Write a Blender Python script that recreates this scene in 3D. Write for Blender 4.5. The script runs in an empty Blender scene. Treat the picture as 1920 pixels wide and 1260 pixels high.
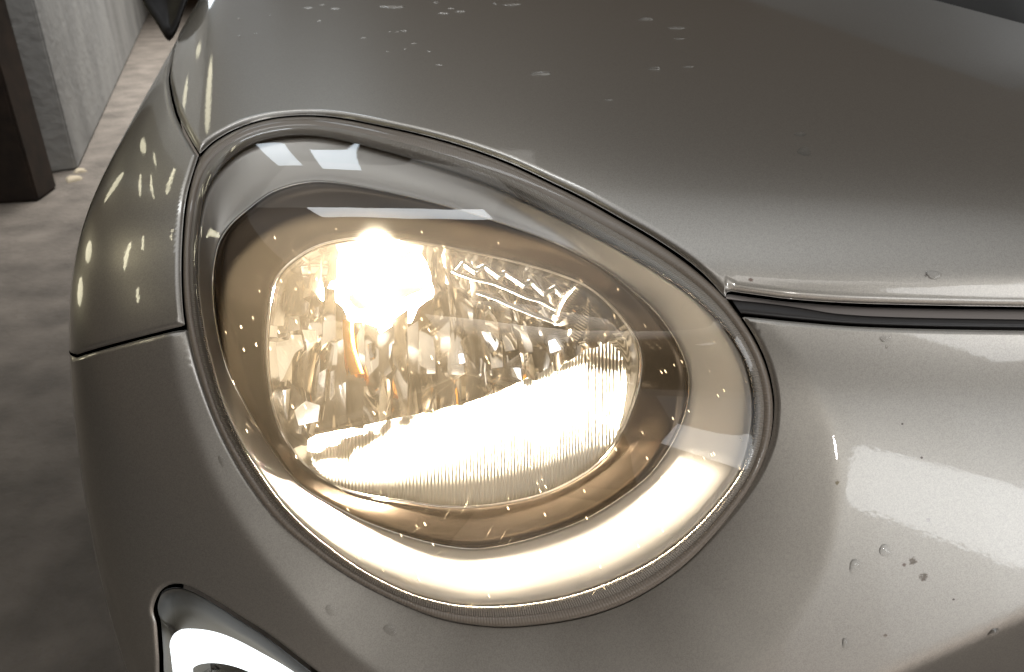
import bpy, math, random
import numpy as np
from mathutils import Vector, geometry
random.seed(7); rng = np.random.default_rng(7)
S = bpy.context.scene
COL = S.collection
R = math.radians

# ------------------------------------------------------------------ camera
FPX = 1510.0; PITCH = R(28); CAM = np.array([0, 0, 1.08])
fwd = np.array([0, math.cos(PITCH), -math.sin(PITCH)])
upv = np.array([0, math.sin(PITCH), math.cos(PITCH)])
rgt = np.array([1.0, 0, 0])
cd = bpy.data.cameras.new('camera'); cam = bpy.data.objects.new('camera', cd); COL.objects.link(cam)
cam.location = CAM; cam.rotation_euler = (R(90) - PITCH, 0, 0)
cd.sensor_width = 36; cd.lens = FPX / 1920 * 36; cd.clip_start = .02; cd.clip_end = 200
cd.dof.use_dof = True; cd.dof.focus_distance = .60; cd.dof.aperture_fstop = 13
S.camera = cam

# ------------------------------------------------------------------ world, lamps, exposure
w = bpy.data.worlds.new('World'); S.world = w; w.use_nodes = True
w.node_tree.nodes['Background'].inputs[0].default_value = (1, .64, .36, 1)
w.node_tree.nodes['Background'].inputs[1].default_value = .036
S.view_settings.view_transform = 'Standard'; S.view_settings.look = 'None'
S.view_settings.exposure = 0; S.view_settings.gamma = 1
S.cycles.use_denoising = True
S.cycles.caustics_reflective = False; S.cycles.caustics_refractive = False
S.cycles.sample_clamp_indirect = 6; S.cycles.max_bounces = 10; S.cycles.transparent_max_bounces = 16
S.cycles.blur_glossy = .5

def area(name, loc, target, sx, sy, power, col=(1, 1, 1), spread=180, shape='RECTANGLE'):
    l = bpy.data.lights.new(name, 'AREA'); l.shape = shape; l.size = sx; l.size_y = sy
    l.energy = power; l.color = col; l.spread = R(spread)
    o = bpy.data.objects.new(name, l); COL.objects.link(o); o.location = loc
    o.rotation_euler = (Vector(target) - Vector(loc)).to_track_quat('-Z', 'Y').to_euler()
    return o
def radiance_light(name, loc, target, sx, sy, radiance, col, roll=0, spread=180, shape='RECTANGLE'):
    """an area lamp of given brightness: the power follows from its area"""
    o = area(name, loc, target, sx, sy, radiance * math.pi * sx * sy, col, spread, shape)
    o.rotation_euler.rotate_axis('Z', roll); return o
radiance_light('front_window_light', (2.15, -3.0, 1.17), (2.15, .45, 1.17), 1.75, .52, 4.2, (.95, .98, 1), R(-27))
for cx_, sx_, sz_ in ((4.6, 6.4, 3.4), (4.75, 5.3, 2.9), (4.9, 4.2, 2.4)):      # added front fill, three nested lamps to soften its edge
    radiance_light('front_fill_light', (cx_, -4.2 - .01 * sx_, 1.75), (cx_ - .9, -.2, 1.45), sx_, sz_, .27, (.91, .95, 1), spread=150)
radiance_light('bounce_sheet_light', (2.0, -3.0, 3.9), (2.0, -3.001, 0), 5.4, 3.0, 3.0, (1, .97, .93), spread=85)  # added lamp that lights only the pale sheet in front of the car
radiance_light('overhead_light', (.6, 1.0, 3.6), (.6, 1.001, 0), 5.0, 4.6, .27, (.92, .96, 1), spread=92)
radiance_light('roof_opening_light', (2.1, -1.0, 2.75), (.3, .5, .8), 1.6, .8, 4.0, (.98, .99, 1))
radiance_light('rear_fill_light', (-1.0, 4.6, 4.2), (-1.0, 4.601, 0), 2.3, 3.4, .44, (1, .97, .92))  # added soft fill that lightens the top of the lens
radiance_light('drop_glint_light', (-.55, 2.4, 3.5), (-.1, .8, .9), 1.3, .36, 6.5, (.93, .97, 1))  # added lamp for glints on the water drops
radiance_light('bright_gap_light', (.92, -3.4, 1.80), (.25, .45, .75), .13, .16, 130, (1, .98, .94))
radiance_light('skylight_pane', (-1.22, 5.05, 3.40), (-.17, .69, .9), .42, .55, 3.5, (.80, .91, 1))
radiance_light('skylight_pane', (-1.74, 4.95, 3.30), (-.17, .69, .9), .26, .50, 3.0, (.80, .91, 1))
radiance_light('rear_window_light', (-2.35, 6.6, 1.62), (-.3, 1.0, .95), .9, .6, 4.5, (.85, .93, 1))
radiance_light('rear_skylight', (-2.0, 6.0, 3.8), (-2.0, 6.001, 0), 2.2, 6.0, 6.5, (1, .98, .94), spread=70)

# ------------------------------------------------------------------ the car's convex body surface (smooth maximum of tangent planes)
Q0 = [-0.0385, 0.3982, -0.1345, -0.6143, 0.285, 0.1231, -1.3586, 0.0318, 0.2707, -0.1544, 0.9038, 0.5477,
      -0.0334, 1.4774, 0.8317, -0.9973, 0.7259, 0.7492, -0.6819, -0.2418, -0.2284, -1.0404, 1.2135, 1.0085]
q = np.array(Q0).reshape(-1, 3)
PN = np.stack([np.cos(q[:, 1]) * np.sin(q[:, 0]), -np.cos(q[:, 1]) * np.cos(q[:, 0]), np.sin(q[:, 1])], 1)
PC = q[:, 2]; KS = 22.0
def Fv(P):
    a = KS * (P @ PN.T - PC); m = a.max(-1, keepdims=True)
    return (m[..., 0] + np.log(np.exp(a - m).sum(-1))) / KS
def grad(P):
    a = KS * (P @ PN.T - PC); a = np.exp(a - a.max(-1, keepdims=True)); a /= a.sum(-1, keepdims=True)
    g = a @ PN
    return g / np.linalg.norm(g, axis=-1, keepdims=True)
def ray(p):
    p = np.asarray(p, float)
    return ((p[..., 0:1] - 960) / FPX) * rgt + ((630 - p[..., 1:2]) / FPX) * upv + fwd
TT = np.linspace(.25, 2.6, 240)
def hit(p, off=0.0):
    """the point at offset `off` from the body surface met by the sight line through photo pixel p"""
    p = np.asarray(p, float).reshape(-1, 2); D = ray(p)
    off = np.broadcast_to(np.asarray(off, float), (len(p),))
    v = Fv(CAM + D[:, None, :] * TT[None, :, None]) - off[:, None]
    i = (v < 0).argmax(1); ok = (v < 0).any(1)
    i = np.where(ok, np.maximum(i, 1), 1)
    lo, hi = TT[i - 1], TT[i]
    for _ in range(26):
        m = (lo + hi) / 2; s = Fv(CAM + D * m[:, None]) - off < 0
        hi = np.where(s, m, hi); lo = np.where(s, lo, m)
    t = np.where(ok, (lo + hi) / 2, TT[v.argmin(1)])
    P = CAM + D * t[:, None]
    for _ in range(4):
        P = np.where(ok[:, None], P, P - grad(P) * (Fv(P) - off)[:, None])
    return P
QC = np.array([.05, 1.05, .62])
cw = np.array([-.1, -.75, .65]); cw /= np.linalg.norm(cw)
ca = np.cross(cw, [0, 0, 1]); ca = -ca / np.linalg.norm(ca); cb = np.cross(cw, ca)
def chart(P):
    d = P - QC; d = d / np.linalg.norm(d, axis=-1, keepdims=True)
    k = 2 / (1 + d @ cw)
    return np.stack([d @ ca * k, d @ cb * k], -1)
def unchart(A):
    A = np.asarray(A, float); r2 = (A ** 2).sum(-1) / 4
    d = (A[..., 0:1] * ca + A[..., 1:2] * cb + (1 - r2)[..., None] * cw) / (1 + r2)[..., None]
    lo = np.zeros(len(A)); hi = np.full(len(A), 4.0)
    for _ in range(30):
        m = (lo + hi) / 2; s = Fv(QC + d * m[:, None]) > 0
        hi = np.where(s, m, hi); lo = np.where(s, lo, m)
    return QC + d * ((lo + hi) / 2)[:, None]

# ------------------------------------------------------------------ curves
def resample(pts, n=None, step=None, closed=False):
    p = np.asarray(pts, float)
    if closed: p = np.vstack([p, p[:1]])
    L = np.r_[0, np.cumsum(np.linalg.norm(np.diff(p, axis=0), axis=1))]
    if n is None: n = max(2, int(round(L[-1] / step)))
    t = np.linspace(0, L[-1], n, endpoint=not closed)
    return np.stack([np.interp(t, L, p[:, k]) for k in range(p.shape[1])], 1)
def spline(pts, closed=False, per=10):
    p = np.asarray(pts, float); n = len(p); out = []
    for i in range(n if closed else n - 1):
        g = lambda k: p[k % n] if closed else p[min(max(k, 0), n - 1)]
        a, b, c, d = g(i - 1), g(i), g(i + 1), g(i + 2)
        for s in np.linspace(0, 1, per, endpoint=False):
            out.append(.5 * (2 * b + (c - a) * s + (2 * a - 5 * b + 4 * c - d) * s * s + (3 * b - 3 * c + d - a) * s ** 3))
    if not closed: out.append(p[-1])
    return np.array(out)
def smooth_closed(p, it):
    for _ in range(it): p = .5 * p + .25 * (np.roll(p, 1, 0) + np.roll(p, -1, 0))
    return p
def inpoly(A, poly):
    x, y = A[:, 0], A[:, 1]; c = np.zeros(len(A), bool); n = len(poly)
    for i in range(n):
        x0, y0 = poly[i]; x1, y1 = poly[(i + 1) % n]
        if y0 == y1: continue
        k = (y0 > y) != (y1 > y)
        c ^= k & (x < (x1 - x0) * (y - y0) / (y1 - y0) + x0)
    return c
def dist3(P, line, closed=True):
    a = line; b = np.roll(line, -1, 0)
    if not closed: a, b = line[:-1], line[1:]
    out = np.empty(len(P)); ab = b - a; l2 = (ab ** 2).sum(1) + 1e-18
    for i in range(0, len(P), 3000):
        d = P[i:i + 3000, None, :] - a[None]
        t = np.clip((d * ab).sum(-1) / l2, 0, 1)
        out[i:i + 3000] = np.sqrt(((d - t[..., None] * ab) ** 2).sum(-1).min(1))
    return out

# ------------------------------------------------------------------ outlines read off the photo (its own 1920 x 1260 pixels)
L0t = [(372, 288), (410, 255), (467, 228), (538, 214), (620, 215), (720, 233), (800, 251), (876, 273), (955, 302), (1032, 338),
       (1095, 369), (1157, 404), (1220, 441), (1282, 483), (1330, 523)]
L0r = [(1368, 563), (1410, 623), (1437, 679), (1451, 735), (1453, 780), (1444, 839), (1410, 913), (1347, 997), (1280, 1066),
       (1200, 1120), (1130, 1150), (1060, 1167), (990, 1176), (927, 1178), (827, 1163), (727, 1123), (643, 1077), (560, 1017),
       (505, 965), (450, 888), (405, 800), (370, 705)]
L0l = [(348, 620), (340, 540), (341, 450), (350, 365)]
L0 = L0t + L0r + L0l
L1 = [(392, 345), (440, 290), (500, 262), (580, 254), (650, 265), (720, 283), (830, 315), (939, 355), (1064, 416), (1189, 484), (1255, 525),
      (1305, 560), (1357, 612), (1396, 675), (1413, 742), (1413, 798), (1396, 874), (1350, 941), (1283, 1010), (1193, 1070), (1060, 1120),
      (910, 1138), (793, 1121), (693, 1077), (610, 1020), (545, 962), (490, 890), (430, 790), (395, 680), (374, 570), (370, 480), (376, 410)]
L2 = [(467, 390), (502, 363), (550, 345), (610, 340), (720, 358), (845, 388), (970, 428), (1057, 462), (1128, 500), (1174, 535), (1228, 582),
      (1268, 638), (1290, 690), (1293, 740), (1281, 792), (1251, 849), (1206, 903), (1106, 970), (1001, 1009), (910, 1029), (850, 1027),
      (781, 1012), (691, 981), (631, 951), (570, 915), (528, 870), (480, 798), (450, 744), (425, 693), (407, 629), (397, 554), (400, 493),
      (411, 450), (436, 415)]
L3 = [(520, 527), (558, 487), (613, 460), (702, 449), (802, 460), (880, 474), (985, 497), (1074, 525), (1120, 552), (1160, 592), (1190, 636),
      (1199, 672), (1196, 710), (1185, 755), (1164, 807), (1121, 867), (1031, 919), (940, 942), (850, 948), (751, 937), (661, 922),
      (585, 882), (540, 829), (519, 780), (508, 725), (503, 650), (508, 585)]
CREASE = [(330, 300), (322, 380), (312, 470), (312, 560), (322, 650), (345, 760), (395, 893), (465, 1010), (545, 1112), (625, 1200), (720, 1272), (850, 1330), (1050, 1370),
          (1250, 1340), (1400, 1250), (1482, 1170), (1540, 1080), (1568, 985), (1574, 900), (1560, 800), (1505, 690), (1440, 605), (1400, 560), (1300, 480), (900, 270), (600, 200), (420, 230)]
LIP = [(1369, 543), (1430, 552), (1494, 560), (1599, 567), (1738, 571), (1920, 574), (2200, 576)]
SEALB = [(1390, 588), (1440, 594), (1500, 600), (1600, 608), (1740, 613), (1920, 616), (2200, 619)]
SEALT = [(1372, 562), (1440, 569), (1500, 577), (1578, 589), (1700, 595), (1920, 599), (2200, 602)]
HOODSEAM = [(372, 288), (350, 252), (330, 212), (318, 165), (316, 135), (328, 85), (350, 35), (375, 0), (400, -30)]
LOWSEAM = [(346, 612), (320, 618), (250, 636), (190, 652), (137, 668)]
DRL = [(292, 1175), (286, 1145), (300, 1112), (325, 1100), (355, 1106), (400, 1130), (450, 1162), (500, 1194), (560, 1240), (640, 1305), (660, 1345), (560, 1375), (330, 1370), (300, 1290), (296, 1230)]

# ------------------------------------------------------------------ material helpers
def mat(name, col, rough=.5, metal=0., **kw):
    m = bpy.data.materials.new(name); m.use_nodes = True; b = m.node_tree.nodes['Principled BSDF']
    b.inputs['Base Color'].default_value = (*col, 1); b.inputs['Roughness'].default_value = rough; b.inputs['Metallic'].default_value = metal
    for k, v in kw.items(): b.inputs[k.replace('_', ' ')].default_value = v
    return m
class NT:
    def __init__(s, m): s.t = m.node_tree; s.b = s.t.nodes.get('Principled BSDF')
    def n(s, ty, **kw):
        x = s.t.nodes.new(ty)
        for k, v in kw.items():
            if k[0] == '_': x.inputs[k[1:].replace('_', ' ')].default_value = v
            else: setattr(x, k, v)
        return x
    def l(s, a, b): s.t.links.new(a, b)
def noisy(m, scale, lo, hi, detail=6, rough_var=0, bump=0, bscale=None, coord='Object', dist=.002):
    t = NT(m); tc = t.n('ShaderNodeTexCoord'); nz = t.n('ShaderNodeTexNoise', _Scale=scale, _Detail=detail)
    t.l(tc.outputs[coord], nz.inputs['Vector']); cr = t.n('ShaderNodeValToRGB')
    cr.color_ramp.elements[0].color = (*lo, 1); cr.color_ramp.elements[1].color = (*hi, 1)
    cr.color_ramp.elements[0].position = .3; cr.color_ramp.elements[1].position = .7
    t.l(nz.outputs['Fac'], cr.inputs[0]); t.l(cr.outputs[0], t.b.inputs['Base Color'])
    if bump:
        n2 = t.n('ShaderNodeTexNoise', _Scale=bscale or scale * 4, _Detail=8); t.l(tc.outputs[coord], n2.inputs['Vector'])
        bp = t.n('ShaderNodeBump', _Strength=bump, _Distance=dist); t.l(n2.outputs['Fac'], bp.inputs['Height']); t.l(bp.outputs[0], t.b.inputs['Normal'])
    return t

def paint_material():
    m = mat('champagne_paint', (.41, .385, .345), .36, .75, Coat_Weight=1.0, Coat_Roughness=.015, Coat_IOR=1.5)
    t = NT(m); tc = t.n('ShaderNodeTexCoord')
    vo = t.n('ShaderNodeTexVoronoi', _Scale=1500); t.l(tc.outputs['Object'], vo.inputs['Vector'])
    mp = t.n('ShaderNodeMapRange', _To_Min=.86, _To_Max=1.16); t.l(vo.outputs['Color'], mp.inputs[0])
    mx = t.n('ShaderNodeMix', data_type='RGBA', blend_type='MULTIPLY'); mx.inputs[0].default_value = 1
    mx.inputs[6].default_value = (.41, .385, .345, 1); t.l(mp.outputs[0], mx.inputs[7]); last = mx.outputs[2]
    # road dirt and rusty stone chips that sit on the paint
    for (px, rad, thr, col) in [((1732, 1082), .0085, .57, (.15, .125, .10)), ((1712, 1052), .0085, .58, (.15, .125, .10)), ((1408, 524), .0055, .58, (.10, .05, .03)), ((1735, 517), .004, .55, (.2, .18, .16)),
                                ((1695, 1060), .004, .55, (.16, .12, .1)), ((1662, 650), .004, .62, (.2, .18, .16)), ((1728, 858), .0016, .3, (.12, .1, .09)),
                                ((1788, 1124), .0016, .3, (.12, .1, .09)), ((1692, 795), .0014, .3, (.12, .1, .09)), ((1855, 1228), .006, .58, (.12, .07, .06)),
                                ((1660, 1192), .004, .55, (.2, .16, .13)), ((1370, 446), .0018, .3, (.08, .06, .05)), ((1570, 905), .004, .5, (.2, .17, .12)), ((1740, 975), .005, .62, (.3, .28, .27))]:
        P = hit([px])[0]
        ds = t.n('ShaderNodeVectorMath', operation='DISTANCE'); t.l(tc.outputs['Object'], ds.inputs[0]); ds.inputs[1].default_value = P
        near = t.n('ShaderNodeMapRange', _From_Min=rad * .2, _From_Max=rad, _To_Min=.32, _To_Max=-.6); t.l(ds.outputs['Value'], near.inputs[0])
        nz = t.n('ShaderNodeTexNoise', _Scale=420, _Detail=5, _Roughness=.7); t.l(tc.outputs['Object'], nz.inputs['Vector'])
        ad = t.n('ShaderNodeMath', operation='ADD'); t.l(near.outputs[0], ad.inputs[0]); t.l(nz.outputs['Fac'], ad.inputs[1])
        st = t.n('ShaderNodeMapRange', _From_Min=thr + .05, _From_Max=thr + .25); t.l(ad.outputs[0], st.inputs[0])
        mm = t.n('ShaderNodeMix', data_type='RGBA'); t.l(st.outputs[0], mm.inputs[0]); t.l(last, mm.inputs[6]); mm.inputs[7].default_value = (*col, 1); last = mm.outputs[2]
    t.l(last, t.b.inputs['Base Color'])
    # faint orange peel in the clear coat
    oz = t.n('ShaderNodeTexNoise', _Scale=260, _Detail=2); t.l(tc.outputs['Object'], oz.inputs['Vector'])
    bp = t.n('ShaderNodeBump', _Strength=.05, _Distance=.0006); t.l(oz.outputs['Fac'], bp.inputs['Height']); t.l(bp.outputs[0], t.b.inputs['Coat Normal'])
    return m
PAINT = paint_material()
DARK = mat('black_plastic', (.012, .010, .009), .45)
GAPM = mat('gap_dark', (.02, .016, .013), .7)
SEALM = mat('seal_rubber', (.022, .019, .018), .35)

# ------------------------------------------------------------------ mesh builders
def link(name, V, Fc, m, parent=None, normals=None, uv=None, smooth=True):
    me = bpy.data.meshes.new(name); me.from_pydata([tuple(map(float, v)) for v in V], [], [tuple(map(int, f)) for f in Fc]); me.update()
    if smooth: me.polygons.foreach_set('use_smooth', [True] * len(me.polygons))
    if uv is not None:
        ul = me.uv_layers.new(name='UVMap'); li = np.empty(len(me.loops), int); me.loops.foreach_get('vertex_index', li)
        ul.data.foreach_set('uv', np.asarray(uv, np.float32)[li].ravel())
    if normals is not None: me.normals_split_custom_set_from_vertices([tuple(map(float, v)) for v in normals])
    if m: me.materials.append(m)
    o = bpy.data.objects.new(name, me); COL.objects.link(o)
    if parent: o.parent = parent
    return o
def thing(name, label, cat, loc=(0, 0, 0), group=None):
    o = bpy.data.objects.new(name, None); COL.objects.link(o); o.location = loc; o.empty_display_size = .1
    return tag(o, label, cat, group)
def tag(o, label, cat, group=None):
    o['label'] = label; o['category'] = cat
    if group: o['group'] = group
    return o

def roll(d, r):
    x = np.clip(1 - d / r, 0, .94); return -r * (1 - np.sqrt(1 - x * x))

def panel(name, bpts, m, parent, gap=.0012, rad=.004, disp=None, holes=(), extra=(), grid=.0115, skirt=.018, rings=(.0004, .0009, .0016, .0026, .004, .0062)):
    """a body panel: its outline (3-D points on the body surface) filled, edges rolled into the gaps, with exact normals"""
    B = resample(bpts, step=.0028, closed=True)
    H = [resample(h, step=.0022, closed=True) for h in holes]
    loops = [B] + H
    allseg = [(l, chart(l)) for l in loops]
    def inside(A, use=allseg):
        k = inpoly(A, use[0][1])
        for l, c in use[1:]: k &= ~inpoly(A, c)
        return k
    def dmin(P): return np.min([dist3(P, l) for l in loops], 0)
    def pos(A, near=None):
        if near is None: near = np.ones(len(A), bool)
        P = unchart(A); d = np.zeros(len(P)); d[near] = roll(np.maximum(dmin(P[near]) - gap, 0), rad)
        if disp is not None: d = d + disp(P)
        return P + grad(P) * d[:, None]
    edge_loops = []; pts = []; edges = []
    for l, c in allseg:
        n = grad(l); t = np.roll(l, -1, 0) - np.roll(l, 1, 0); t /= np.linalg.norm(t, axis=1, keepdims=True)
        mdir = np.cross(n, t)
        tst = chart(l + mdir * .002); ok = inside(tst)
        if ok.mean() < .5: mdir = -mdir
        e = l + mdir * gap * 1.04
        dd = dist3(e, l); keep = (dd > gap * .9) & inside(chart(e)); e = e[keep]
        edge_loops.append((len(pts), len(e))); b = len(pts)
        pts += [tuple(a) for a in chart(e)]; edges += [(b + i, b + (i + 1) % len(e)) for i in range(len(e))]
        l_ring = []
        for rr in rings:
            r_ = l[::1 if rr < .002 else 2] + mdir[::1 if rr < .002 else 2] * (gap * 1.04 + rr); l_ring.append(r_)
        rp = np.vstack(l_ring); lim = np.repeat([gap * 1.04 + rr * .93 for rr in rings], [len(x) for x in l_ring])
        k = (dmin(rp) >= lim * .98) & inside(chart(rp)); pts += [tuple(a) for a in chart(rp[k])]
    for ex in extra:
        ex = np.asarray(ex); k = (dmin(ex) > gap + .0012) & inside(chart(ex)); pts += [tuple(a) for a in chart(ex[k])]
    cb_ = allseg[0][1]; lo, hi = cb_.min(0), cb_.max(0)
    gx, gy = np.meshgrid(np.arange(lo[0], hi[0], grid), np.arange(lo[1], hi[1], grid * .87))
    gx = gx + (np.arange(gx.shape[0]) % 2)[:, None] * grid * .5
    G = np.stack([gx.ravel(), gy.ravel()], 1); G = G[inside(G)]; G = G[dmin(unchart(G)) > gap + rings[-1] + .002]
    pts += [tuple(a) for a in G]
    vs, es, fs, *_ = geometry.delaunay_2d_cdt([Vector(p) for p in pts], edges, [], 0, 1e-7)
    A = np.array([tuple(v) for v in vs]); T = np.array([f for f in fs if len(f) == 3])
    elp = [np.array(pts[b:b + n]) for b, n in edge_loops]
    cen = A[T].mean(1); k = inpoly(cen, elp[0])
    for e in elp[1:]: k &= ~inpoly(cen, e)
    T = T[k]
    near = np.zeros(len(A), bool); near[:len(pts) - len(G)] = True
    V = pos(A, near); h = 2e-4
    du = pos(A + [h, 0], near) - pos(A - [h, 0], near); dv = pos(A + [0, h], near) - pos(A - [0, h], near)
    N = np.cross(du, dv); N /= np.linalg.norm(N, axis=1, keepdims=True) + 1e-20
    g = grad(V); s = (N * g).sum(1); N[s < 0] *= -1
    bad = np.abs(s) < .08; N[bad] = g[bad]
    fn = np.cross(V[T[:, 1]] - V[T[:, 0]], V[T[:, 2]] - V[T[:, 0]]); fl = (fn * g[T[:, 0]]).sum(1) < 0
    T[fl] = T[fl][:, ::-1]
    V = list(V); N = list(N); Fc = [tuple(t) for t in T]
    for ei, e in enumerate(elp):      # the folded-in flange behind each edge
        P = pos(e); n = grad(P); b = len(V); k = len(P)
        c = P.mean(0); out = np.roll(P, -1, 0) - np.roll(P, 1, 0); out = np.cross(out, n); out /= np.linalg.norm(out, axis=1, keepdims=True)
        if inside(chart(P + out * .002)).mean() > .5: out = -out
        V += list(P) + list(P - n * (skirt if ei == 0 else .004)); N += list(out) * 2
        Fc += [(b + i, b + (i + 1) % k, b + k + (i + 1) % k, b + k + i) for i in range(k)]
    return link(name, V, Fc, m, parent, N)

def outline(pts, n=360, sm=6):
    """closed pixel outline, splined, resampled and started at a common angle about the lamp centre"""
    p = resample(smooth_closed(resample(spline(pts, True), n=n, closed=True), sm), n=n, closed=True)
    c = np.array([870, 700]); a = np.arctan2(p[:, 1] - c[1], p[:, 0] - c[0])
    k = np.argsort(a); aa = a[k]; pp = p[k]
    th = np.linspace(-math.pi, math.pi, n, endpoint=False)
    aa2 = np.r_[aa - 2 * math.pi, aa, aa + 2 * math.pi]; pp2 = np.vstack([pp, pp, pp])
    return np.stack([np.interp(th, aa2, pp2[:, 0]), np.interp(th, aa2, pp2[:, 1])], 1)
def loft(name, rings, m, parent, closed=True, cap=False, smooth=True, uvs=1.0):
    n = len(rings[0]); V = np.vstack(rings); Fc = []
    acc = np.r_[0, np.cumsum(np.linalg.norm(np.diff(rings[0], axis=0), axis=1))]
    uv = np.vstack([np.stack([acc, np.full(n, j / max(1, len(rings) - 1))], 1) for j in range(len(rings))])
    for j in range(len(rings) - 1):
        for i in range(n if closed else n - 1):
            k = (i + 1) % n
            Fc.append((j * n + i, (j + 1) * n + i, (j + 1) * n + k, j * n + k))
    if cap: Fc.append(tuple(range((len(rings) - 1) * n, len(rings) * n)))
    return link(name, V, Fc, m, parent, uv=uv, smooth=smooth)
def tube(name, P, r, m, parent, closed=True, seg=8):
    P = np.asarray(P); t = (np.roll(P, -1, 0) - np.roll(P, 1, 0)) if closed else np.gradient(P, axis=0)
    t = t / np.linalg.norm(t, axis=1, keepdims=True); g = grad(P); b = np.cross(t, g); b /= np.linalg.norm(b, axis=1, keepdims=True); g = np.cross(b, t)
    rings = [P + r * (math.cos(x) * g + math.sin(x) * b) for x in np.linspace(0, 2 * math.pi, seg, endpoint=False)]
    rings.append(rings[0]); return loft(name, rings, m, parent, closed)
mix = lambda a, b, t: a + (b - a) * t
O0, O1, O2, O3 = outline(L0), outline(L1), outline(L2), outline(L3)

# ================================================================== the setting
def ground(px, z=0.0):
    d = ray(np.array([px]))[0]; return CAM + d * ((z - CAM[2]) / d[2])
FLOORM = mat('concrete_floor', (.2, .18, .16), .75)
t = noisy(FLOORM, 7, (.06, .05, .041), (.135, .115, .097), 12, bump=.8, bscale=45, dist=.008)
WALLM = mat('plaster', (.3, .3, .29), .85)
tw = noisy(WALLM, 3.2, (.22, .22, .215), (.36, .36, .35), 8, bump=.4, bscale=22, dist=.01)
mpn = tw.n('ShaderNodeMapping'); mpn.inputs['Scale'].default_value = (1, 1, .5)
tcn = [x for x in tw.t.nodes if x.type == 'TEX_COORD'][0]; tw.l(tcn.outputs['Object'], mpn.inputs[0])
nz0 = [x for x in tw.t.nodes if x.type == 'TEX_NOISE'][0]; tw.l(mpn.outputs[0], nz0.inputs['Vector'])
def boxmesh(name, foot, z0, z1, m, parent=None, bev=.01):
    import bmesh
    bm = bmesh.new(); a = [bm.verts.new((*p[:2], z0)) for p in foot]; b = [bm.verts.new((*p[:2], z1)) for p in foot]; n = len(foot)
    bm.faces.new(a[::-1]); bm.faces.new(b)
    for i in range(n): bm.faces.new((a[i], a[(i + 1) % n], b[(i + 1) % n], b[i]))
    bmesh.ops.recalc_face_normals(bm, faces=bm.faces)
    if bev: bmesh.ops.bevel(bm, geom=list(bm.edges), offset=bev, segments=2, affect='EDGES')
    me = bpy.data.meshes.new(name); bm.to_mesh(me); bm.free(); me.materials.append(m)
    o = bpy.data.objects.new(name, me); COL.objects.link(o); o.parent = parent
    return o
def noisy_bounce():
    m = mat('pale_bounce', (.42, .38, .35), .8); noisy(m, 4, (.36, .32, .295), (.48, .43, .40), 7, bump=.3, bscale=60); return m
fl = link('floor', [(-40, -40, 0), (40, -40, 0), (40, 40, 0), (-40, 40, 0)], [(0, 1, 2, 3)], FLOORM); fl['kind'] = 'structure'
fc = link('bounce_sheet', [(-.7, -12, .004), (14, -12, .004), (14, -.15, .004), (-.7, -.15, .004)], [(0, 1, 2, 3)], noisy_bounce()); fc['kind'] = 'structure'  # unseen pale sheet added to bounce light up onto the bumper
c0 = ground((146, 318)); c1 = ground((287, 8)); dd = (c1 - c0) / np.linalg.norm(c1 - c0); far = c0 + dd * 9
ca_ = ground((-260, 372)); nrmw = np.array([-dd[1], dd[0], 0])
wall = boxmesh('wall', [c0, far, far + nrmw * 3.0, ca_ + np.array([-1.0, .9, 0]), ca_], 0, 3.2, WALLM)
tag(wall, 'grey streaky plaster wall running back behind the car', 'wall')
POSTM = mat('dark_wood', (.03, .018, .012), .6)
noisy(POSTM, 14, (.012, .008, .006), (.035, .022, .015), 4)
p0 = ground((108, 352)); p1 = ground((72, 378)); p2 = ground((-160, 392)); bk = np.array([-.1, .5, 0])
post = boxmesh('post', [p0, p1, p2, p2 + bk], 0, 3.0, POSTM)
tag(post, 'dark brown wooden post standing in front of the plaster wall', 'post')
rub = mat('debris', (.35, .3, .22), .9)
for k, (px, s) in enumerate([((137, 338), .035), ((150, 322), .028)]):
    P = ground(px); V = []; 
    for i in range(5):
        for j in range(8):
            a = j / 8 * 6.283; e = i / 4 * 1.5; r_ = s * (1 + .3 * math.sin(3 * a + k)) * math.cos(e)
            V.append((P[0] + r_ * math.cos(a), P[1] + r_ * math.sin(a), s * .6 * math.sin(e)))
    Fc = [(i * 8 + j, i * 8 + (j + 1) % 8, (i + 1) * 8 + (j + 1) % 8, (i + 1) * 8 + j) for i in range(4) for j in range(8)]
    o = link('rubble_piece', V, Fc, rub)
    tag(o, ['tan lump of rubble on the floor right of the dark post', 'small lump of rubble against the corner of the plaster wall'][k], 'rubble', 'rubble by the wall corner')

# ================================================================== the car
car = thing('car', 'champagne metallic car with wet hood and lit egg-shaped headlight', 'car', (0, 0, 0))
SP = lambda l: [np.array(v, float) for v in l]
def onbody(P): return unchart(chart(np.asarray(P, float).reshape(-1, 3)))
h_top = hit(spline(L0t + L0r[:1]), 0)[:-1]
lipP = hit(spline(LIP)); hs = hit(spline(HOODSEAM)); low = hit(spline(LOWSEAM))
l0l = hit(spline(L0r[-1:] + L0l + L0t[:1])[10:-1])       # left edge, going up
l0r = hit(spline([L0t[-1]] + L0r + L0l[:1])[10:])        # right edge, round the bottom to the left
k = l0r; l0r = l0r[:]
hood_back = hit([(2200, 112), (1920, 44), (1760, 2), (1500, -60), (1000, -90), (600, -70)])
sealb = hit(spline(SEALB))
crease3 = hit(resample(spline(CREASE, True), step=7, closed=True))
creaseC = chart(crease3)
def flange(P):
    e = dist3(P, crease3); e = np.where(inpoly(chart(P), creaseC), e, -e)
    r_ = .0022
    u_ = np.clip((.20 - P[:, 0]) / .38, 0, 1); sl = .12 + .26 * u_ * u_ * (3 - 2 * u_)
    return -sl * r_ * np.logaddexp(0, e / r_)
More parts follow.
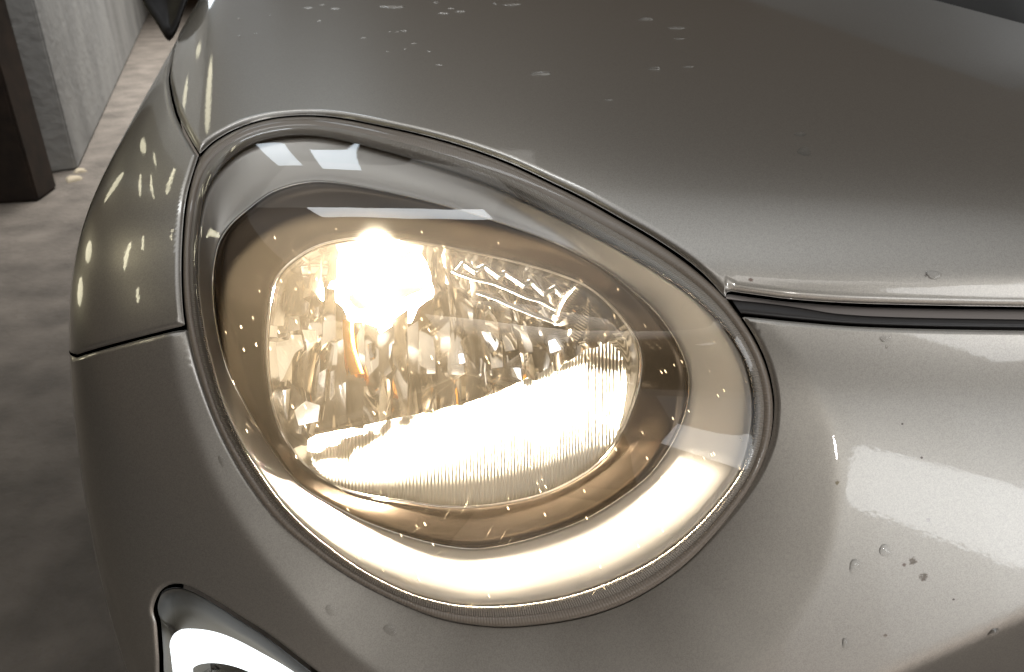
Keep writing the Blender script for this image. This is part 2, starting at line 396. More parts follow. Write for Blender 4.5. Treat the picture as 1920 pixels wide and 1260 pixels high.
def low_line(P):      # the bumper turns under along a crease at the lower right
    a, b = hit([(1600, 1302), (1920, 1158)]); n = np.cross(b - a, grad(a[None])[0]); n /= np.linalg.norm(n)
    e = (P - a) @ n
    if n[2] > 0: e = -e
    r_ = .0025; return -.55 * r_ * np.logaddexp(0, e / r_)
ext = [crease3] + [crease3 + (np.roll(crease3, -1, 0) - crease3) * .5]
nn = grad(crease3); tt = np.roll(crease3, -1, 0) - np.roll(crease3, 1, 0); tt /= np.linalg.norm(tt, axis=1, keepdims=True); mm_ = np.cross(nn, tt)
for d in (-.006, -.0035, -.0018, .0018, .0035, .006): ext.append(crease3 + mm_ * d)
def hood_disp(P):     # the hood stands a touch proud, its front lip curling under
    e = dist3(P, lipP, False); return .0015 - .0035 * np.exp(-(e / .016) ** 2)

hood = panel('hood', np.vstack([h_top, lipP, hood_back, hs[::-1][:-1]]), PAINT, car, gap=.0014, rad=.0055, disp=hood_disp, skirt=.006, rings=(.0004, .0009, .0016, .0028, .0045, .007, .010))
side = onbody([(-.55, 1.9, .95), (-.6, 1.9, .6), (-.6, 1.2, .62), (-.5, .78, .70)])
fender = panel('front_fender', np.vstack([hs, side, low[::-1], l0l[1:]]), PAINT, car, gap=.0012, rad=.004)
bot = onbody([(-.5, .8, .70), (-.5, .8, .35), (-.3, .5, .3), (0, .4, .25), (.5, .35, .3)])
drl3 = hit(spline(DRL, True))
bumper = panel('front_bumper', np.vstack([low, bot, hit([(2200, 1400), (2200, 640)]), sealb[::-1], l0r]), PAINT, car, gap=.0012, rad=.0035,
               disp=lambda P: flange(P) + low_line(P), holes=[drl3], extra=ext)
# dark backing sheet added behind the panels so the gaps read as shade
ing = np.stack(np.meshgrid(np.arange(-120, 2300, 40), np.arange(-60, 1480, 40)), -1); sh = ing.shape[:2]
core = []
P = hit(ing.reshape(-1, 2), -.145).reshape(*sh, 3)
Fc = [(j * sh[1] + i, j * sh[1] + i + 1, (j + 1) * sh[1] + i + 1, (j + 1) * sh[1] + i) for j in range(sh[0] - 1) for i in range(sh[1] - 1)]
link('gap_backing', P.reshape(-1, 3), Fc, GAPM, car)

def band(name, a, b, offa, offb, m, parent, n=90, th=.006, mid=0.0):
    A = resample(spline(a), n=n); Bc = resample(spline(b), n=n)
    rs = [hit(A, offa - th), hit(A, offa)] + [hit(mix(A, Bc, s), mix(offa, offb, s) + mid * math.sin(math.pi * s)) for s in (.15, .35, .5, .65, .85)] + [hit(Bc, offb), hit(Bc, offb - th)]
    return loft(name, rs, m, parent, closed=False)
band('hood_seal', SEALT, SEALB, -.006, -.004, SEALM, car, mid=.002)
SLAM = mat('slam_paint', (.50, .45, .42), .45, .2)
band('slam_panel', [(1352, 532), (1440, 556), (1560, 572), (1700, 578), (1920, 581), (2200, 583)], [(1362, 560), (1440, 574), (1560, 592), (1700, 601), (1920, 604), (2200, 607)], -.013, -.0085, SLAM, car)
COWLM = mat('black_cowl', (.010, .010, .010), .3)
hb = hit([(2300, 140), (1920, 42), (1750, -4), (1480, -70)]); up_ = np.array([0, .35, .16])
loft('windscreen_cowl', [hb - [0, .03, .03], hb + [0, .004, -.012], hb + [0, .03, .0] , hb + up_ * .3, hb + up_], COWLM, car, closed=False)
# black side mirror behind the hood's corner
mo = np.array([(262, -12), (296, 48), (312, 74), (320, 76), (332, 58), (345, 20), (362, -40), (330, -90), (270, -80)])
mr = []
for k, (dp, s) in enumerate([(1.42, .55), (1.40, .9), (1.43, 1.0), (1.50, 1.0), (1.54, .93), (1.55, .6)]):
    c = mo.mean(0); mr.append(CAM + ray(c + (resample(spline(mo, True), n=48, closed=True) - c) * s) * dp)
mir = loft('side_mirror', [np.tile(mr[0].mean(0), (48, 1))] + mr + [np.tile(mr[-1].mean(0), (48, 1))], DARK, car)

# ------------------------------------------------------------------ headlight
def ribbed(name, col, rough, period, strength, metal=0, coat=0.):
    m = mat(name, col, rough, metal, Coat_Weight=coat, Coat_Roughness=.05); t = NT(m)
    uv = t.n('ShaderNodeUVMap'); sx = t.n('ShaderNodeSeparateXYZ'); t.l(uv.outputs[0], sx.inputs[0])
    mu = t.n('ShaderNodeMath', operation='MULTIPLY'); mu.inputs[1].default_value = 2 * math.pi / period; t.l(sx.outputs[0], mu.inputs[0])
    sn = t.n('ShaderNodeMath', operation='SINE'); t.l(mu.outputs[0], sn.inputs[0])
    bp = t.n('ShaderNodeBump', _Strength=strength, _Distance=period * .3); t.l(sn.outputs[0], bp.inputs['Height']); t.l(bp.outputs[0], t.b.inputs['Normal'])
    return m
RIM = ribbed('lens_rim_dark', (.24, .20, .16), .35, .0022, .25, 0, .4)
RIB = ribbed('lens_rim_ribs', (.40, .36, .31), .3, .0017, .7, .2, .5)
TRIM = mat('satin_trim', (.80, .76, .70), .38, .42)
CHROME = mat('smoked_chrome', (.065, .048, .033), .24, 1.0)
BRIGHT = mat('bright_chrome', (.85, .83, .8), .08, 1.0)
REFL = mat('reflector', (.62, .58, .52), .07, 1.0)
HOUS = mat('housing', (.06, .05, .04), .5)
def clear(name, haze, scratch, bloom=0.0, ior=1.5, rough=.0, tint=(1, 1, 1)):
    m = bpy.data.materials.new(name); m.use_nodes = True; t = NT(m); t.t.nodes.remove(t.b)
    out = t.t.nodes['Material Output']
    tr = t.n('ShaderNodeBsdfTransparent'); tr.inputs[0].default_value = (*tint, 1)
    gl = t.n('ShaderNodeBsdfGlossy', _Roughness=rough); gl.inputs[0].default_value = (1, 1, 1, 1)
    df = t.n('ShaderNodeBsdfDiffuse'); df.inputs[0].default_value = (.8, .78, .74, 1)
    tl = t.n('ShaderNodeBsdfTranslucent'); tl.inputs[0].default_value = (.85, .70, .50, 1)
    hz = t.n('ShaderNodeMixShader'); hz.inputs[0].default_value = .6; t.l(df.outputs[0], hz.inputs[1]); t.l(tl.outputs[0], hz.inputs[2])
    m1 = t.n('ShaderNodeMixShader'); t.l(tr.outputs[0], m1.inputs[1]); t.l(hz.outputs[0], m1.inputs[2])
    tc = t.n('ShaderNodeTexCoord')
    if scratch:
        tot = None
        # hairline scratches and short nicks laid out in the plane of the cover
        u_ = t.n('ShaderNodeVectorMath', operation='DOT_PRODUCT'); u_.inputs[1].default_value = (1, 0, 0); t.l(tc.outputs['Object'], u_.inputs[0])
        v_ = t.n('ShaderNodeVectorMath', operation='DOT_PRODUCT'); v_.inputs[1].default_value = (0, .55, .835); t.l(tc.outputs['Object'], v_.inputs[0])
        cx = t.n('ShaderNodeCombineXYZ'); t.l(u_.outputs['Value'], cx.inputs[0]); t.l(v_.outputs['Value'], cx.inputs[1])
        for ang_, along, across, th, keep, w_ in ((62, 10, 420, .05, .80, .5), (38, 12, 460, .05, .85, .4), (-50, 13, 460, .05, .85, .4), (-60, 60, 230, .08, .86, 1.5)):
            rt = t.n('ShaderNodeVectorRotate', rotation_type='Z_AXIS'); rt.inputs['Angle'].default_value = -R(ang_ + 7 * math.sin(along)); t.l(cx.outputs[0], rt.inputs['Vector'])
            wz = t.n('ShaderNodeTexNoise', _Scale=9, _Detail=1); t.l(rt.outputs[0], wz.inputs['Vector'])
            wa = t.n('ShaderNodeVectorMath', operation='SCALE'); wa.inputs['Scale'].default_value = .012; t.l(wz.outputs['Color'], wa.inputs[0])
            wb = t.n('ShaderNodeVectorMath', operation='ADD'); t.l(rt.outputs[0], wb.inputs[0]); t.l(wa.outputs[0], wb.inputs[1])
            mp = t.n('ShaderNodeMapping'); mp.inputs['Scale'].default_value = (along, across, 1); t.l(wb.outputs[0], mp.inputs[0])
            vo = t.n('ShaderNodeTexVoronoi', _Scale=1.0, voronoi_dimensions='2D'); t.l(mp.outputs[0], vo.inputs['Vector'])
            a = t.n('ShaderNodeMapRange', _From_Min=th * 1.3, _From_Max=th * .6); t.l(vo.outputs['Distance'], a.inputs[0])
            se = t.n('ShaderNodeSeparateColor'); t.l(vo.outputs['Color'], se.inputs[0])
            g = t.n('ShaderNodeMapRange', _From_Min=keep, _From_Max=1, _To_Max=w_); t.l(se.outputs[0], g.inputs[0])
            mu = t.n('ShaderNodeMath', operation='MULTIPLY'); t.l(a.outputs[0], mu.inputs[0]); t.l(g.outputs[0], mu.inputs[1])
            if tot is None: tot = mu.outputs[0]
            else:
                ad = t.n('ShaderNodeMath', operation='ADD', use_clamp=True); t.l(tot, ad.inputs[0]); t.l(mu.outputs[0], ad.inputs[1]); tot = ad.outputs[0]
        sz = t.n('ShaderNodeSeparateXYZ'); t.l(tc.outputs['Object'], sz.inputs[0])
        wr = t.n('ShaderNodeMapRange', _From_Min=.86, _From_Max=.73, _To_Min=.12, _To_Max=1.0); t.l(sz.outputs['Z'], wr.inputs[0])   # scratches and nicks strongest towards the bottom
        wm = t.n('ShaderNodeMath', operation='MULTIPLY'); t.l(tot, wm.inputs[0]); t.l(wr.outputs[0], wm.inputs[1]); tot = wm.outputs[0]
        fa = t.n('ShaderNodeMath', operation='MULTIPLY_ADD', use_clamp=True); fa.inputs[1].default_value = scratch; fa.inputs[2].default_value = haze
        t.l(tot, fa.inputs[0]); t.l(fa.outputs[0], m1.inputs[0])
    else: m1.inputs[0].default_value = haze
    if bloom:
        rf = t.n('ShaderNodeBsdfRefraction', _IOR=1.12, _Roughness=.5); rf.inputs[0].default_value = (1, .95, .86, 1)
        mb = t.n('ShaderNodeMixShader'); mb.inputs[0].default_value = bloom; t.l(m1.outputs[0], mb.inputs[1]); t.l(rf.outputs[0], mb.inputs[2]); m1 = mb
    fr = t.n('ShaderNodeFresnel', _IOR=ior); m2 = t.n('ShaderNodeMixShader'); t.l(fr.outputs[0], m2.inputs[0]); t.l(m1.outputs[0], m2.inputs[1]); t.l(gl.outputs[0], m2.inputs[2])
    t.l(m2.outputs[0], out.inputs[0]); return m
LENS = clear('clear_lens', .0038, .6, bloom=.13, rough=.01)  # warm haze and bloom added to imitate camera glare around the lit bulb
PANE = clear('lamp_pane', .0035, .2, rough=.01)

CEN = np.array([870., 700.])
sc_ = lambda O, s: CEN + (O - CEN) * s
Oi = mix(O0, O1, .08)
Om = mix(O0, O1, .52)
TH3 = np.linspace(-math.pi, math.pi, len(O3), endpoint=False)
DEG = np.degrees(TH3); sst = lambda a, b, x: (lambda u: u * u * (3 - 2 * u))(np.clip((x - a) / (b - a), 0, 1))
BROW = .024 * (1 - sst(2, 26, DEG) * (1 - sst(138, 164, DEG)))      # brow added to the bezel edge, shading all but the lower trim
SHAL = 1 - .60 * sst(-178, -140, DEG) * (1 - sst(-60, -12, DEG))      # the bezel is shallower under the bonnet edge
head = loft('headlight', [hit(mix(O0, O1, .02), -.010), hit(mix(O0, O1, .06), -.03), hit(mix(O1, O2, .2), -.06), hit(mix(O1, O2, .9), -.1), hit(sc_(O3, .9), -.135), hit(sc_(O3, .4), -.14), hit(sc_(O3, .02), -.14)], HOUS, car)
H = head
loft('lens_rim', [hit(mix(O0, O1, a), b) for a, b in ((.05, -.012), (.10, -.0055), (.16, -.0025), (.25, -.0015), (.40, -.0018), (.52, -.003))], RIM, H)
loft('rib_band', [hit(mix(O0, O1, a), b) for a, b in ((.52, -.0031), (.60, -.001), (.72, .001), (.9, .0015), (1.0, .0005), (1.03, -.004))], RIB, H)
def lens_off(s): return .001 + .016 * (1 - s ** 2) ** 1.3
loft('lens', [hit(mix(O0, O1, a), b) for a, b in ((.70, .0022), (.85, .0028))] + [hit(sc_(O1, s), lens_off(s) + .002) for s in (1.0, .985, .96, .93, .88, .8, .7, .58, .45, .3, .15, .04, .001)], LENS, H)
loft('trim_ring', [hit(mix(O1, O2, a), b * (1 + (SHAL - 1) * min(1, max(0, a)))) for a, b in ((-.06, -.016), (.0, -.0035), (.06, -.0030), (.15, -.0045), (.3, -.0082), (.5, -.0132), (.7, -.0188), (.86, -.0236), (.96, -.0266), (1.0, -.029), (1.0, -.036))], TRIM, H)
loft('chrome_bezel', [hit(mix(O2, O3, a), b + .029 * (1 - SHAL) * (1 - min(1, max(0, a))) + BROW * min(1, max(0, a)) ** 1.3 * .98) for a, b in ((-.03, -.034), (.02, -.029), (.10, -.0275), (.25, -.030), (.5, -.036), (.75, -.043), (.9, -.047), (.97, -.049), (1.0, -.054))], CHROME, H)
tube('bezel_edge', hit(mix(O2, O3, .015), -.0285 + .029 * (1 - SHAL)), .0007, BRIGHT, H)
tube('lamp_frame', hit(mix(O2, O3, .965), -.0465 + BROW * .95), .0012, BRIGHT, H)
loft('lamp_pane', [hit(O3, -.048 + BROW)] + [hit(sc_(O3, s), -.046 + .012 * (1 - s * s) + BROW * s) for s in (.98, .93, .85, .7, .5, .3, .1, .001)], PANE, H)

# reflector: bowl wall, upper facets, bright lower shelf
def rho(p):
    d = np.asarray(p, float) - CEN; a = np.arctan2(d[:, 1], d[:, 0]); n = len(O3)
    th = np.linspace(-math.pi, math.pi, n, endpoint=False); R3 = np.linalg.norm(O3 - CEN, axis=1)
    return np.linalg.norm(d, axis=1) / np.interp(a, np.r_[th, math.pi], np.r_[R3, R3[0]])
def bowl(p): return -.052 - .055 * np.clip(1 - rho(p) ** 2, 0, 1) ** .8
loft('reflector_bowl', [hit(sc_(O3, s), o + BROW * max(0, (s - .9) / .095)) for s, o in ((.995, -.050), (.985, -.058), (.95, -.075), (.9, -.092), (.8, -.108), (.6, -.118), (.3, -.122), (.01, -.122))], REFL, H)
UE = spline([(505, 775), (560, 815), (640, 806), (760, 781), (900, 748), (1000, 702), (1060, 662), (1110, 638), (1160, 640), (1204, 655)])
ups = lambda x: np.interp(x, UE[:, 0], UE[:, 1])
O3d = resample(O3, n=1440, closed=True)
rows_top = []; rows_bot = []
for x in np.arange(520, 1196, 6.0):
    k = np.abs(O3d[:, 0] - x) < 3.0; yb = O3d[k][:, 1].max() + 1; yt = ups(x)
    if yb - yt > 4: rows_top.append((x, yt)); rows_bot.append((x, yb))
ra, rb = np.array(rows_top), np.array(rows_bot)
SHELF = ribbed('fluted_reflector', (.82, .78, .70), .38, .0032, .45, .3)
loft('lower_reflector', [hit(ra, -.125), hit(ra, -.100)] + [hit(mix(ra, rb, s), -.100 + .047 * (1 - (1 - s) ** 1.5)) for s in (.06, .15, .3, .45, .6, .75, .9, 1.0)], SHELF, H, closed=False)
# facets
FAC = mat('reflector_facet', (.50, .46, .40), .08, 1.0)
bx, by = 712, 530
cols = [500, 528, 552, 580, 602, 630, 655, 684, 708, 736, 762, 784, 812, 838, 858, 886, 908, 934, 958, 984, 1010, 1034, 1062, 1090, 1120, 1150, 1176, 1202]
rowt = [0, .24, .5, .76, 1.0]
def ytop(x):
    k = np.abs(O3d[:, 0] - x) < 4.0; return O3d[k][:, 1].min() if k.any() else 640
for ci in range(len(cols) - 1):
    for ri in range(len(rowt) - 1):
        quad = []
        for (xx, tt_) in ((cols[ci], rowt[ri]), (cols[ci + 1], rowt[ri]), (cols[ci + 1], rowt[ri + 1]), (cols[ci], rowt[ri + 1])):
            xf = xx + (tt_ - .4) * (xx - bx) * .16
            y0 = ytop(min(max(xx, 512), 1192)); y1 = ups(xx) - 2 + rng.normal(0, 5)
            quad.append((xf + rng.normal(0, 3), y0 + (y1 - y0) * tt_ + (rng.normal(0, 14) if 0 < tt_ < 1 else 0)))
        quad = np.array(quad); cq = quad.mean(0)
        if rho(quad.mean(0)[None])[0] > .97: continue
        if math.hypot((cq[0] - 716) / 98, (cq[1] - 530) / 84) < 1: continue
        bz = float(bowl(cq[None])[0]); ax, ay = rng.normal(0, .0016, 2) * [1, 1.6]; cv = rng.uniform(.0004, .0018)
        m_ = 5; V = []; W = []
        for j in range(m_):
            for i in range(m_):
                u, v = i / (m_ - 1), j / (m_ - 1)
                p = (quad[0] * (1 - u) + quad[1] * u) * (1 - v) + (quad[3] * (1 - u) + quad[2] * u) * v
                p = cq + (p - cq) * .985
                rr = min(rho(p[None])[0], .985)
                p = CEN + (p - CEN) * min(1, .985 / max(rho(p[None])[0], 1e-6))
                V.append(p); W.append(ax * (u - .5) * 2 + ay * (v - .5) * 2 + cv * (1 - 2 * (u - .5) ** 2 - 2 * (v - .5) ** 2))
        V = np.array(V); V = hit(V, bz * .5 + .5 * bowl(V) + np.array(W))
        Fc = [(j * m_ + i, j * m_ + i + 1, (j + 1) * m_ + i + 1, (j + 1) * m_ + i) for j in range(m_ - 1) for i in range(m_ - 1)]
        link('reflector_facet', V, Fc, FAC, H)
# facets added and aimed to throw daylight from the front windows back out, cold and bright
def glint(poly, to, m, name='reflector_facet', off=None):
    poly = np.array(poly, float); c = poly.mean(0)
    o = float(bowl(c[None])[0]) + .006 if off is None else off
    P = hit([c], o)[0]; v = CAM - P; v /= np.linalg.norm(v); l = np.array(to) - P; l /= np.linalg.norm(l); n = v + l; n /= np.linalg.norm(n)
    D = ray(poly); V = CAM + D * (((P - CAM) @ n) / (D @ n))[:, None]
    V2 = V - n * .0015; k = len(V)
    a = sum(np.cross(V[i] - P, V[(i + 1) % k] - P) @ n for i in range(k))
    idx = list(range(k)) if a > 0 else list(range(k))[::-1]
    Fc = [tuple(idx)] + [(idx[(i + 1) % k], idx[i], idx[i] + k, idx[(i + 1) % k] + k) for i in range(k)]
    return link(name, np.vstack([V, V2]), Fc, m, H, smooth=False)
COLD = mat('glint_reflector', (.92, .92, .92), .04, 1.0)
WIN = (2.1, -3.0, 1.2); WIN2 = (2.1, -1.0, 2.75)
for poly, to in [([(514, 612), (533, 611), (532, 595), (561, 592), (563, 618), (541, 622), (538, 633), (516, 634)], WIN), ([(515, 642), (541, 637), (545, 627), (565, 628), (570, 650), (553, 662), (532, 708), (521, 722), (517, 690)], WIN),
                 ([(566, 618), (592, 620), (595, 640), (580, 643), (570, 632)], WIN), ([(590, 577), (603, 572), (608, 582), (600, 596), (591, 592)], WIN2), ([(563, 592), (570, 568), (580, 565), (574, 585)], WIN2),
                 ([(903, 622), (936, 624), (934, 655), (920, 662)], WIN2), ([(958, 690), (975, 690), (978, 712), (960, 706)], WIN2), ([(1028, 640), (1040, 636), (1052, 655), (1032, 662)], WIN), ([(690, 645), (704, 640), (706, 668), (694, 672)], WIN2),
                 ([(860, 665), (868, 662), (872, 680), (862, 682)], WIN), ([(598, 700), (612, 690), (606, 752), (590, 765)], WIN2), ([(620, 696), (628, 694), (626, 742), (618, 752)], WIN2), ([(552, 770), (574, 752), (600, 760), (596, 790), (560, 798)], WIN),
                 ([(800, 466), (812, 467), (806, 505), (803, 505)], WIN2), ([(580, 478), (604, 470), (600, 500), (585, 520)], WIN2), ([(562, 492), (576, 484), (580, 530), (572, 536)], WIN2), ([(608, 470), (622, 462), (612, 520), (604, 522)], WIN2)]:
    glint(poly, to, COLD)
LEDGE = mat('white_ledge', (.88, .90, .92), .3)
# stepped ledges and ribbed brackets at the upper right of the reflector
for path, r_ in [([(855, 508), (868, 492), (890, 507), (908, 497), (935, 516), (946, 509), (983, 533), (995, 525), (1021, 548), (1040, 537), (1056, 551)], .0011),
                 ([(856, 515), (869, 499), (890, 513), (908, 503), (934, 522), (946, 515), (982, 539), (994, 531), (1020, 554), (1040, 543), (1052, 556)], .0006),
                 ([(848, 508), (885, 522), (925, 531), (960, 545), (985, 557), (1010, 563), (1042, 580)], .0012), ([(895, 548), (930, 560), (958, 573), (1000, 590), (1045, 606)], .0012)]:
    tube('reflector_ledge', hit(resample(path, step=2.5), -.060), r_ * 1.25, LEDGE, H, closed=False, seg=6)
RIBC = ribbed('ribbed_bracket', (.55, .50, .42), .15, .0026, .9, 1.0)
for la, lb in [([(1073, 530), (1050, 556), (1043, 580), (1040, 604)], [(1096, 545), (1088, 562), (1070, 585), (1046, 612)]), ([(1098, 548), (1085, 575), (1068, 602), (1062, 628)], [(1107, 565), (1108, 592), (1098, 618), (1082, 640)])]:
    a_, b_ = resample(spline(la), n=24), resample(spline(lb), n=24)
    loft('reflector_bracket', [hit(a_, -.062), hit(a_, -.056)] + [hit(mix(a_, b_, u), -.056 + .006 * math.sin(math.pi * u)) for u in (.15, .35, .5, .65, .85)] + [hit(b_, -.056), hit(b_, -.062)], RIBC, H, closed=False)
AMBER = mat('amber_orange', (.85, .36, .04), .25)  # plain orange strip below the bulb
la, lb = resample(spline([(642, 600), (644, 640), (650, 680), (658, 702)]), n=16), resample(spline([(662, 600), (664, 640), (672, 672), (682, 700)]), n=16)
loft('amber_strip', [hit(la, -.085), hit(la, -.080)] + [hit(mix(la, lb, u), -.080 + .004 * math.sin(math.pi * u)) for u in (.2, .5, .8)] + [hit(lb, -.080), hit(lb, -.085)], AMBER, H, closed=False)
BLOOM_DISH = mat('bloom_white', (.82, .78, .70), .5, .2)  # added dish that blows out white, standing in for the bulb's bloom
ang = np.linspace(-math.pi, math.pi, 40, endpoint=False); dish = []
for rr, o in ((1.0, -.078), (.97, -.080), (.8, -.094), (.55, -.105), (.25, -.111), (.01, -.112)):
    dish.append(hit(np.stack([714 + 94 * rr * np.cos(ang) * (1 + .10 * np.sin(7 * ang) * (np.sin(ang) > 0)), 530 + 86 * rr * np.sin(ang) * (1 + .10 * np.sin(9 * ang) * (np.sin(ang) > 0))], 1), o - .028 * rr * np.clip(np.sin(ang + .25) * 2.5 + .3, 0, 1)))
loft('bulb_bloom_dish', dish, BLOOM_DISH, H)
# bulb: a lit halogen capsule
BULB = bpy.data.materials.new('lit_bulb'); BULB.use_nodes = True; tb = NT(BULB); em = tb.n('ShaderNodeEmission'); em.inputs[0].default_value = (1, .88, .70, 1); em.inputs[1].default_value = 20000
tb.l(em.outputs[0], tb.t.nodes['Material Output'].inputs[0])
bc = hit([(bx, by)], -.089)[0]
V = []; ax_ = np.array([0, -.25, -1.0]); ax_ /= np.linalg.norm(ax_); s1 = np.array([1., 0, 0]); s2 = np.cross(ax_, s1)
prof = [(-.016, .0001), (-.0155, .004), (-.013, .0072), (-.008, .009), (.004, .009), (.010, .008), (.014, .005), (.0155, .0001)]
rings = [bc + ax_ * a + r_ * np.stack([np.cos(np.linspace(0, 6.283, 24, False))], 1) * s1 + r_ * np.stack([np.sin(np.linspace(0, 6.283, 24, False))], 1) * s2 for a, r_ in prof]
loft('bulb', rings, BULB, H)

# ------------------------------------------------------------------ daytime running light
DRLO = lambda s, o=(0, 0): np.array([400, 1250]) + (np.array(spline(DRL, True)) - [400, 1250]) * s + o
drl = loft('daytime_running_light', [hit(DRLO(.99), -.003), hit(DRLO(.985), -.012), hit(DRLO(.97), -.03), hit(DRLO(.93), -.05), hit(DRLO(.5), -.056), hit(DRLO(.02), -.056)], HOUS, car)
LED = bpy.data.materials.new('white_led'); LED.use_nodes = True; tb = NT(LED); em = tb.n('ShaderNodeEmission'); em.inputs[0].default_value = (.93, .98, 1, 1); em.inputs[1].default_value = 2.2
tb.l(em.outputs[0], tb.t.nodes['Material Output'].inputs[0])
BAR_O = spline([(318, 1320), (318, 1240), (320, 1200), (336, 1182), (362, 1179), (400, 1184), (440, 1198), (490, 1224), (545, 1256), (620, 1310)])
BAR_I = spline([(352, 1330), (352, 1290), (356, 1262), (368, 1248), (392, 1243), (420, 1245), (450, 1253), (485, 1268), (520, 1288), (580, 1330)])
a_, b_ = resample(BAR_O, n=70), resample(BAR_I, n=70)
loft('light_guide', [hit(a_, -.045), hit(a_, -.03)] + [hit(mix(a_, b_, s), -.03 + .006 * math.sin(math.pi * s)) for s in (.1, .3, .5, .7, .9)] + [hit(b_, -.03), hit(b_, -.045)], LED, drl, closed=False)
GREY = mat('running_light_frame', (.08, .07, .055), .6, .0, Specular_IOR_Level=.12)
loft('running_light_frame', [hit(DRLO(.975), -.007), hit(DRLO(.90, (4, 4)), -.018), hit(DRLO(.80, (6, 8)), -.037), hit(DRLO(.72, (6, 10)), -.04), hit(DRLO(.05), -.045)], GREY, drl)
DLENS = clear('running_light_cover', .01, .04, rough=.01)
loft('running_light_cover', [hit(DRLO(s), -.012 + .006 * (1 - s * s)) for s in (.965, .93, .85, .7, .5, .3, .02)], DLENS, drl)

# ------------------------------------------------------------------ chinks of daylight in the dark wall to the car's side, mirrored by the glossy fender
for (x, y), wd, ht, lean in [((212, 352), 22, 14, 0), ((166, 472), 8, 26, -3), ((237, 480), 10, 56, 6), ((150, 546), 7, 18, -4), ((258, 553), 7, 32, 0), ((391, 195), 13, 118, 3),
                             ((348, 180), 7, 54, 3), ((373, 95), 8, 18, 0), ((268, 275), 7, 26, -3), ((262, 350), 5, 42, 0), ((284, 352), 5, 46, -3), ((318, 343), 9, 50, 7), ((164, 374), 5, 16, 4), ((267, 456), 5, 30, 0), ((144, 379), 5, 18, 3), ((290, 300), 4, 26, -2), ((322, 440), 4, 24, 1)]:
    pp = hit([(x, y), (x + lean, y - ht / 2), (x - lean, y + ht / 2), (x - wd / 2, y), (x + wd / 2, y)])
    D = pp - CAM; D /= np.linalg.norm(D, axis=1, keepdims=True); n = grad(pp); r_ = D - 2 * (D * n).sum(1, keepdims=True) * n
    T_ = pp + r_ * 2.6; loc = T_[0]
    yv = T_[1] - T_[2]; xv = T_[4] - T_[3]; z = -r_[0]
    l = area('chink_light', loc, pp[0], np.linalg.norm(xv) * .75, np.linalg.norm(yv), 1, (1, .93, .66), shape='ELLIPSE')
    cosi = float(-(D[0] * n[0]).sum()); fr_ = .04 + .96 * (1 - cosi) ** 5
    l.data.energy = .5 / fr_ * math.pi * math.pi / 4 * l.data.size * l.data.size_y
    from mathutils import Matrix
    zc = -Vector(r_[0]) * -1; zc = Vector(r_[0]); yc = Vector(yv) - zc * Vector(yv).dot(zc); yc.normalize(); xc = yc.cross(zc)
    l.rotation_euler = Matrix((xc, yc, zc)).transposed().to_euler()

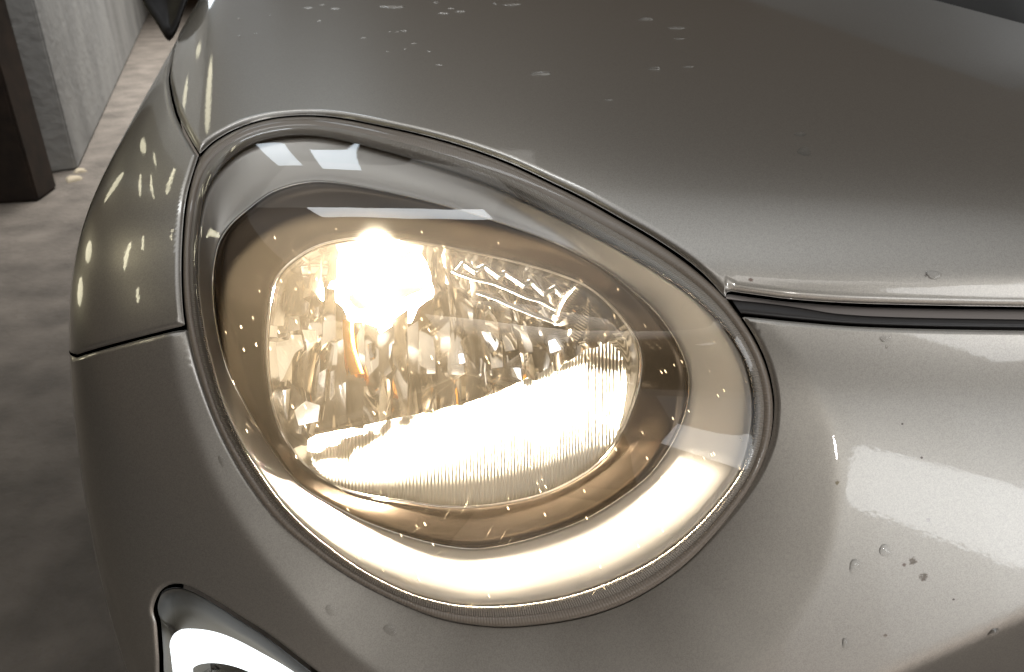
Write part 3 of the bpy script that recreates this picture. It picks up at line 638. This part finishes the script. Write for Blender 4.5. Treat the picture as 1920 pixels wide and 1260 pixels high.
# ------------------------------------------------------------------ water drops resting on the panels
WATER = clear('water', .02, 0, ior=1.36)
drops = [  # pixel, length, width (photo pixels), label
 ((579, 17), 22, 8, 'long bright water drop at the hood\'s far edge, leftmost of its pair'), ((628, 18), 28, 8, 'long bright water drop at the hood\'s far edge, right of its pair'),
 ((605, 11), 12, 6, "tiny drop between the two long drops at the hood's far left edge"), ((599, 41), 14, 6, 'slanted drop just below the pair of long drops on the hood'), ((735, 15), 50, 8, 'longest streak of water lying along the far part of the hood'), ((817, 7), 12, 6, "small drop at the hood's far edge above the wide drop cluster"),
 ((833, 27), 26, 8, 'wide water drop in the cluster at the far middle of the hood'), ((845, 18), 20, 6, 'upper drop of the cluster at the far middle of the hood'), ((862, 24), 22, 7, 'right hand drop of the cluster at the far middle of the hood'), ((928, 9), 12, 7, "short drop just left of the long streak at the hood's far edge"),
 ((960, 11), 36, 8, 'long water streak at the far hood, right of the drop cluster'), ((683, 73), 16, 7, 'lone slanted drop on the hood left of the row of three'), ((757, 60), 14, 7, 'brightest and rightmost of the row of three drops on the hood'), ((731, 62), 8, 5, 'faintest and leftmost of the row of three drops on the hood'), ((745, 62), 9, 5, 'middle one of the row of three drops on the hood'),
 ((775, 84), 15, 6, 'slanted drop just below the row of three on the hood'), ((760, 94), 9, 6, 'tiny drop left under the slanted drop on the hood'), ((727, 99), 9, 5, 'tiny faint drop lowest left beneath the row of three'), ((805, 99), 11, 6, 'tiny drop right of the slanted drop, below the hood cluster'), ((823, 124), 16, 7, "lowest small drop of the scatter on the hood's far middle"), ((449, 37), 8, 6, "upper left drop of the four near the hood's left corner"), ((481, 66), 11, 8, "right hand drop of the four near the hood's left corner"),
 ((450, 70), 9, 6, "lowest left drop of the four near the hood's left corner"), ((508, 31), 9, 6, "upper right drop of the four near the hood's left corner"), ((1210, 38), 26, 11, 'bright edged drop highest on the hood right of the middle'), ((1268, 55), 30, 10, 'faint wide drop on the hood right of the bright edged one'), ((1275, 75), 20, 7, 'faint thin drop lying under the faint wide one on the hood'), ((1228, 131), 24, 13, 'bright tipped drop on the hood, left one of a pair'), ((1290, 128), 22, 8, 'thin drop on the hood, right one of a pair'),
 ((1015, 140), 36, 15, 'flat oval water drop on the hood above the headlight\'s middle'), ((1142, 190), 16, 8, 'small faint ring of water alone low on the middle of the hood'), ((1500, 255), 24, 12, 'fainter of two drops low on the right of the hood'),
 ((1507, 287), 34, 18, 'largest round drop low on the right of the hood'), ((1750, 516), 34, 14, 'water drop hanging over the bright band at the hood\'s front lip'),
 ((1602, 1061), 21, 29, 'round clear water drop on the bumper right of the headlight'), ((1585, 1207), 16, 20, 'small water drop low on the bumper near the bottom right'), ((1660, 635), 22, 14, 'water drop on the bumper just below the black hood seal'),
 ((1660, 1033), 26, 24, 'flat pale drop on the bumper beside the brown dirt smear'), ((615, 1152), 26, 22, 'water drop on the bumper rim below left of the headlight'), ((724, 1196), 28, 22, 'water drop on the bumper rim directly below the headlight'),
 ((410, 868), 14, 26, 'water drop on the bumper rim left of the headlight'), ((1865, 1186), 26, 20, 'water drop straddling the bumper\'s lower crease at bottom right')]
for px, ln, wd, lab in drops:
    P = hit([px])[0]; n = grad(P[None])[0]; ex = hit([(px[0] + ln / 2, px[1])])[0] - P; ey = hit([(px[0], px[1] + wd / 2)])[0] - P
    ex -= n * (ex @ n); ey -= n * (ey @ n); r_ = (np.linalg.norm(ex) + np.linalg.norm(ey)) / 2; hgt = min(.0010, .3 * min(np.linalg.norm(ex), np.linalg.norm(ey), .004))
    if px[1] < 200:
        u_ = ex / np.linalg.norm(ex); ey = np.cross(n, u_) * max(np.linalg.norm(ex) * .45, .0022) * (-1 if np.cross(n, u_) @ ey < 0 else 1)
        hgt = max(.0010, wd / 2 * np.linalg.norm(ex) / (ln / 2) * .55)
    lift = float(flange(P[None])[0]) if lab and 'rim' in lab else (.0013 if px[1] < 530 and 'bumper' not in (lab or '') else 0)
    if lab and 'crease' in lab: lift = float(low_line(P[None])[0])
    ph = rng.uniform(0, 6.28, 3); V = []; N_, M_ = 18, 6
    for j in range(M_):
        e = j / (M_ - 1) * math.pi / 2
        for i in range(N_):
            a = i / N_ * 2 * math.pi; s = math.cos(e) * (1 + .16 * math.sin(2 * a + ph[0]) + .1 * math.sin(3 * a + ph[1]))
            V.append(ex * math.cos(a) * s + ey * math.sin(a) * s + n * (hgt * math.sin(e) - .0003 + lift))
    Fc = [(j * N_ + i, (j + 1) * N_ + i, (j + 1) * N_ + (i + 1) % N_, j * N_ + (i + 1) % N_) for j in range(M_ - 1) for i in range(N_)]
    o = link('water_drop', V, Fc, WATER); o.location = P
    tag(o, lab or 'small water drop scattered on the wet far part of the hood', 'water drop', 'water drops on the paint')
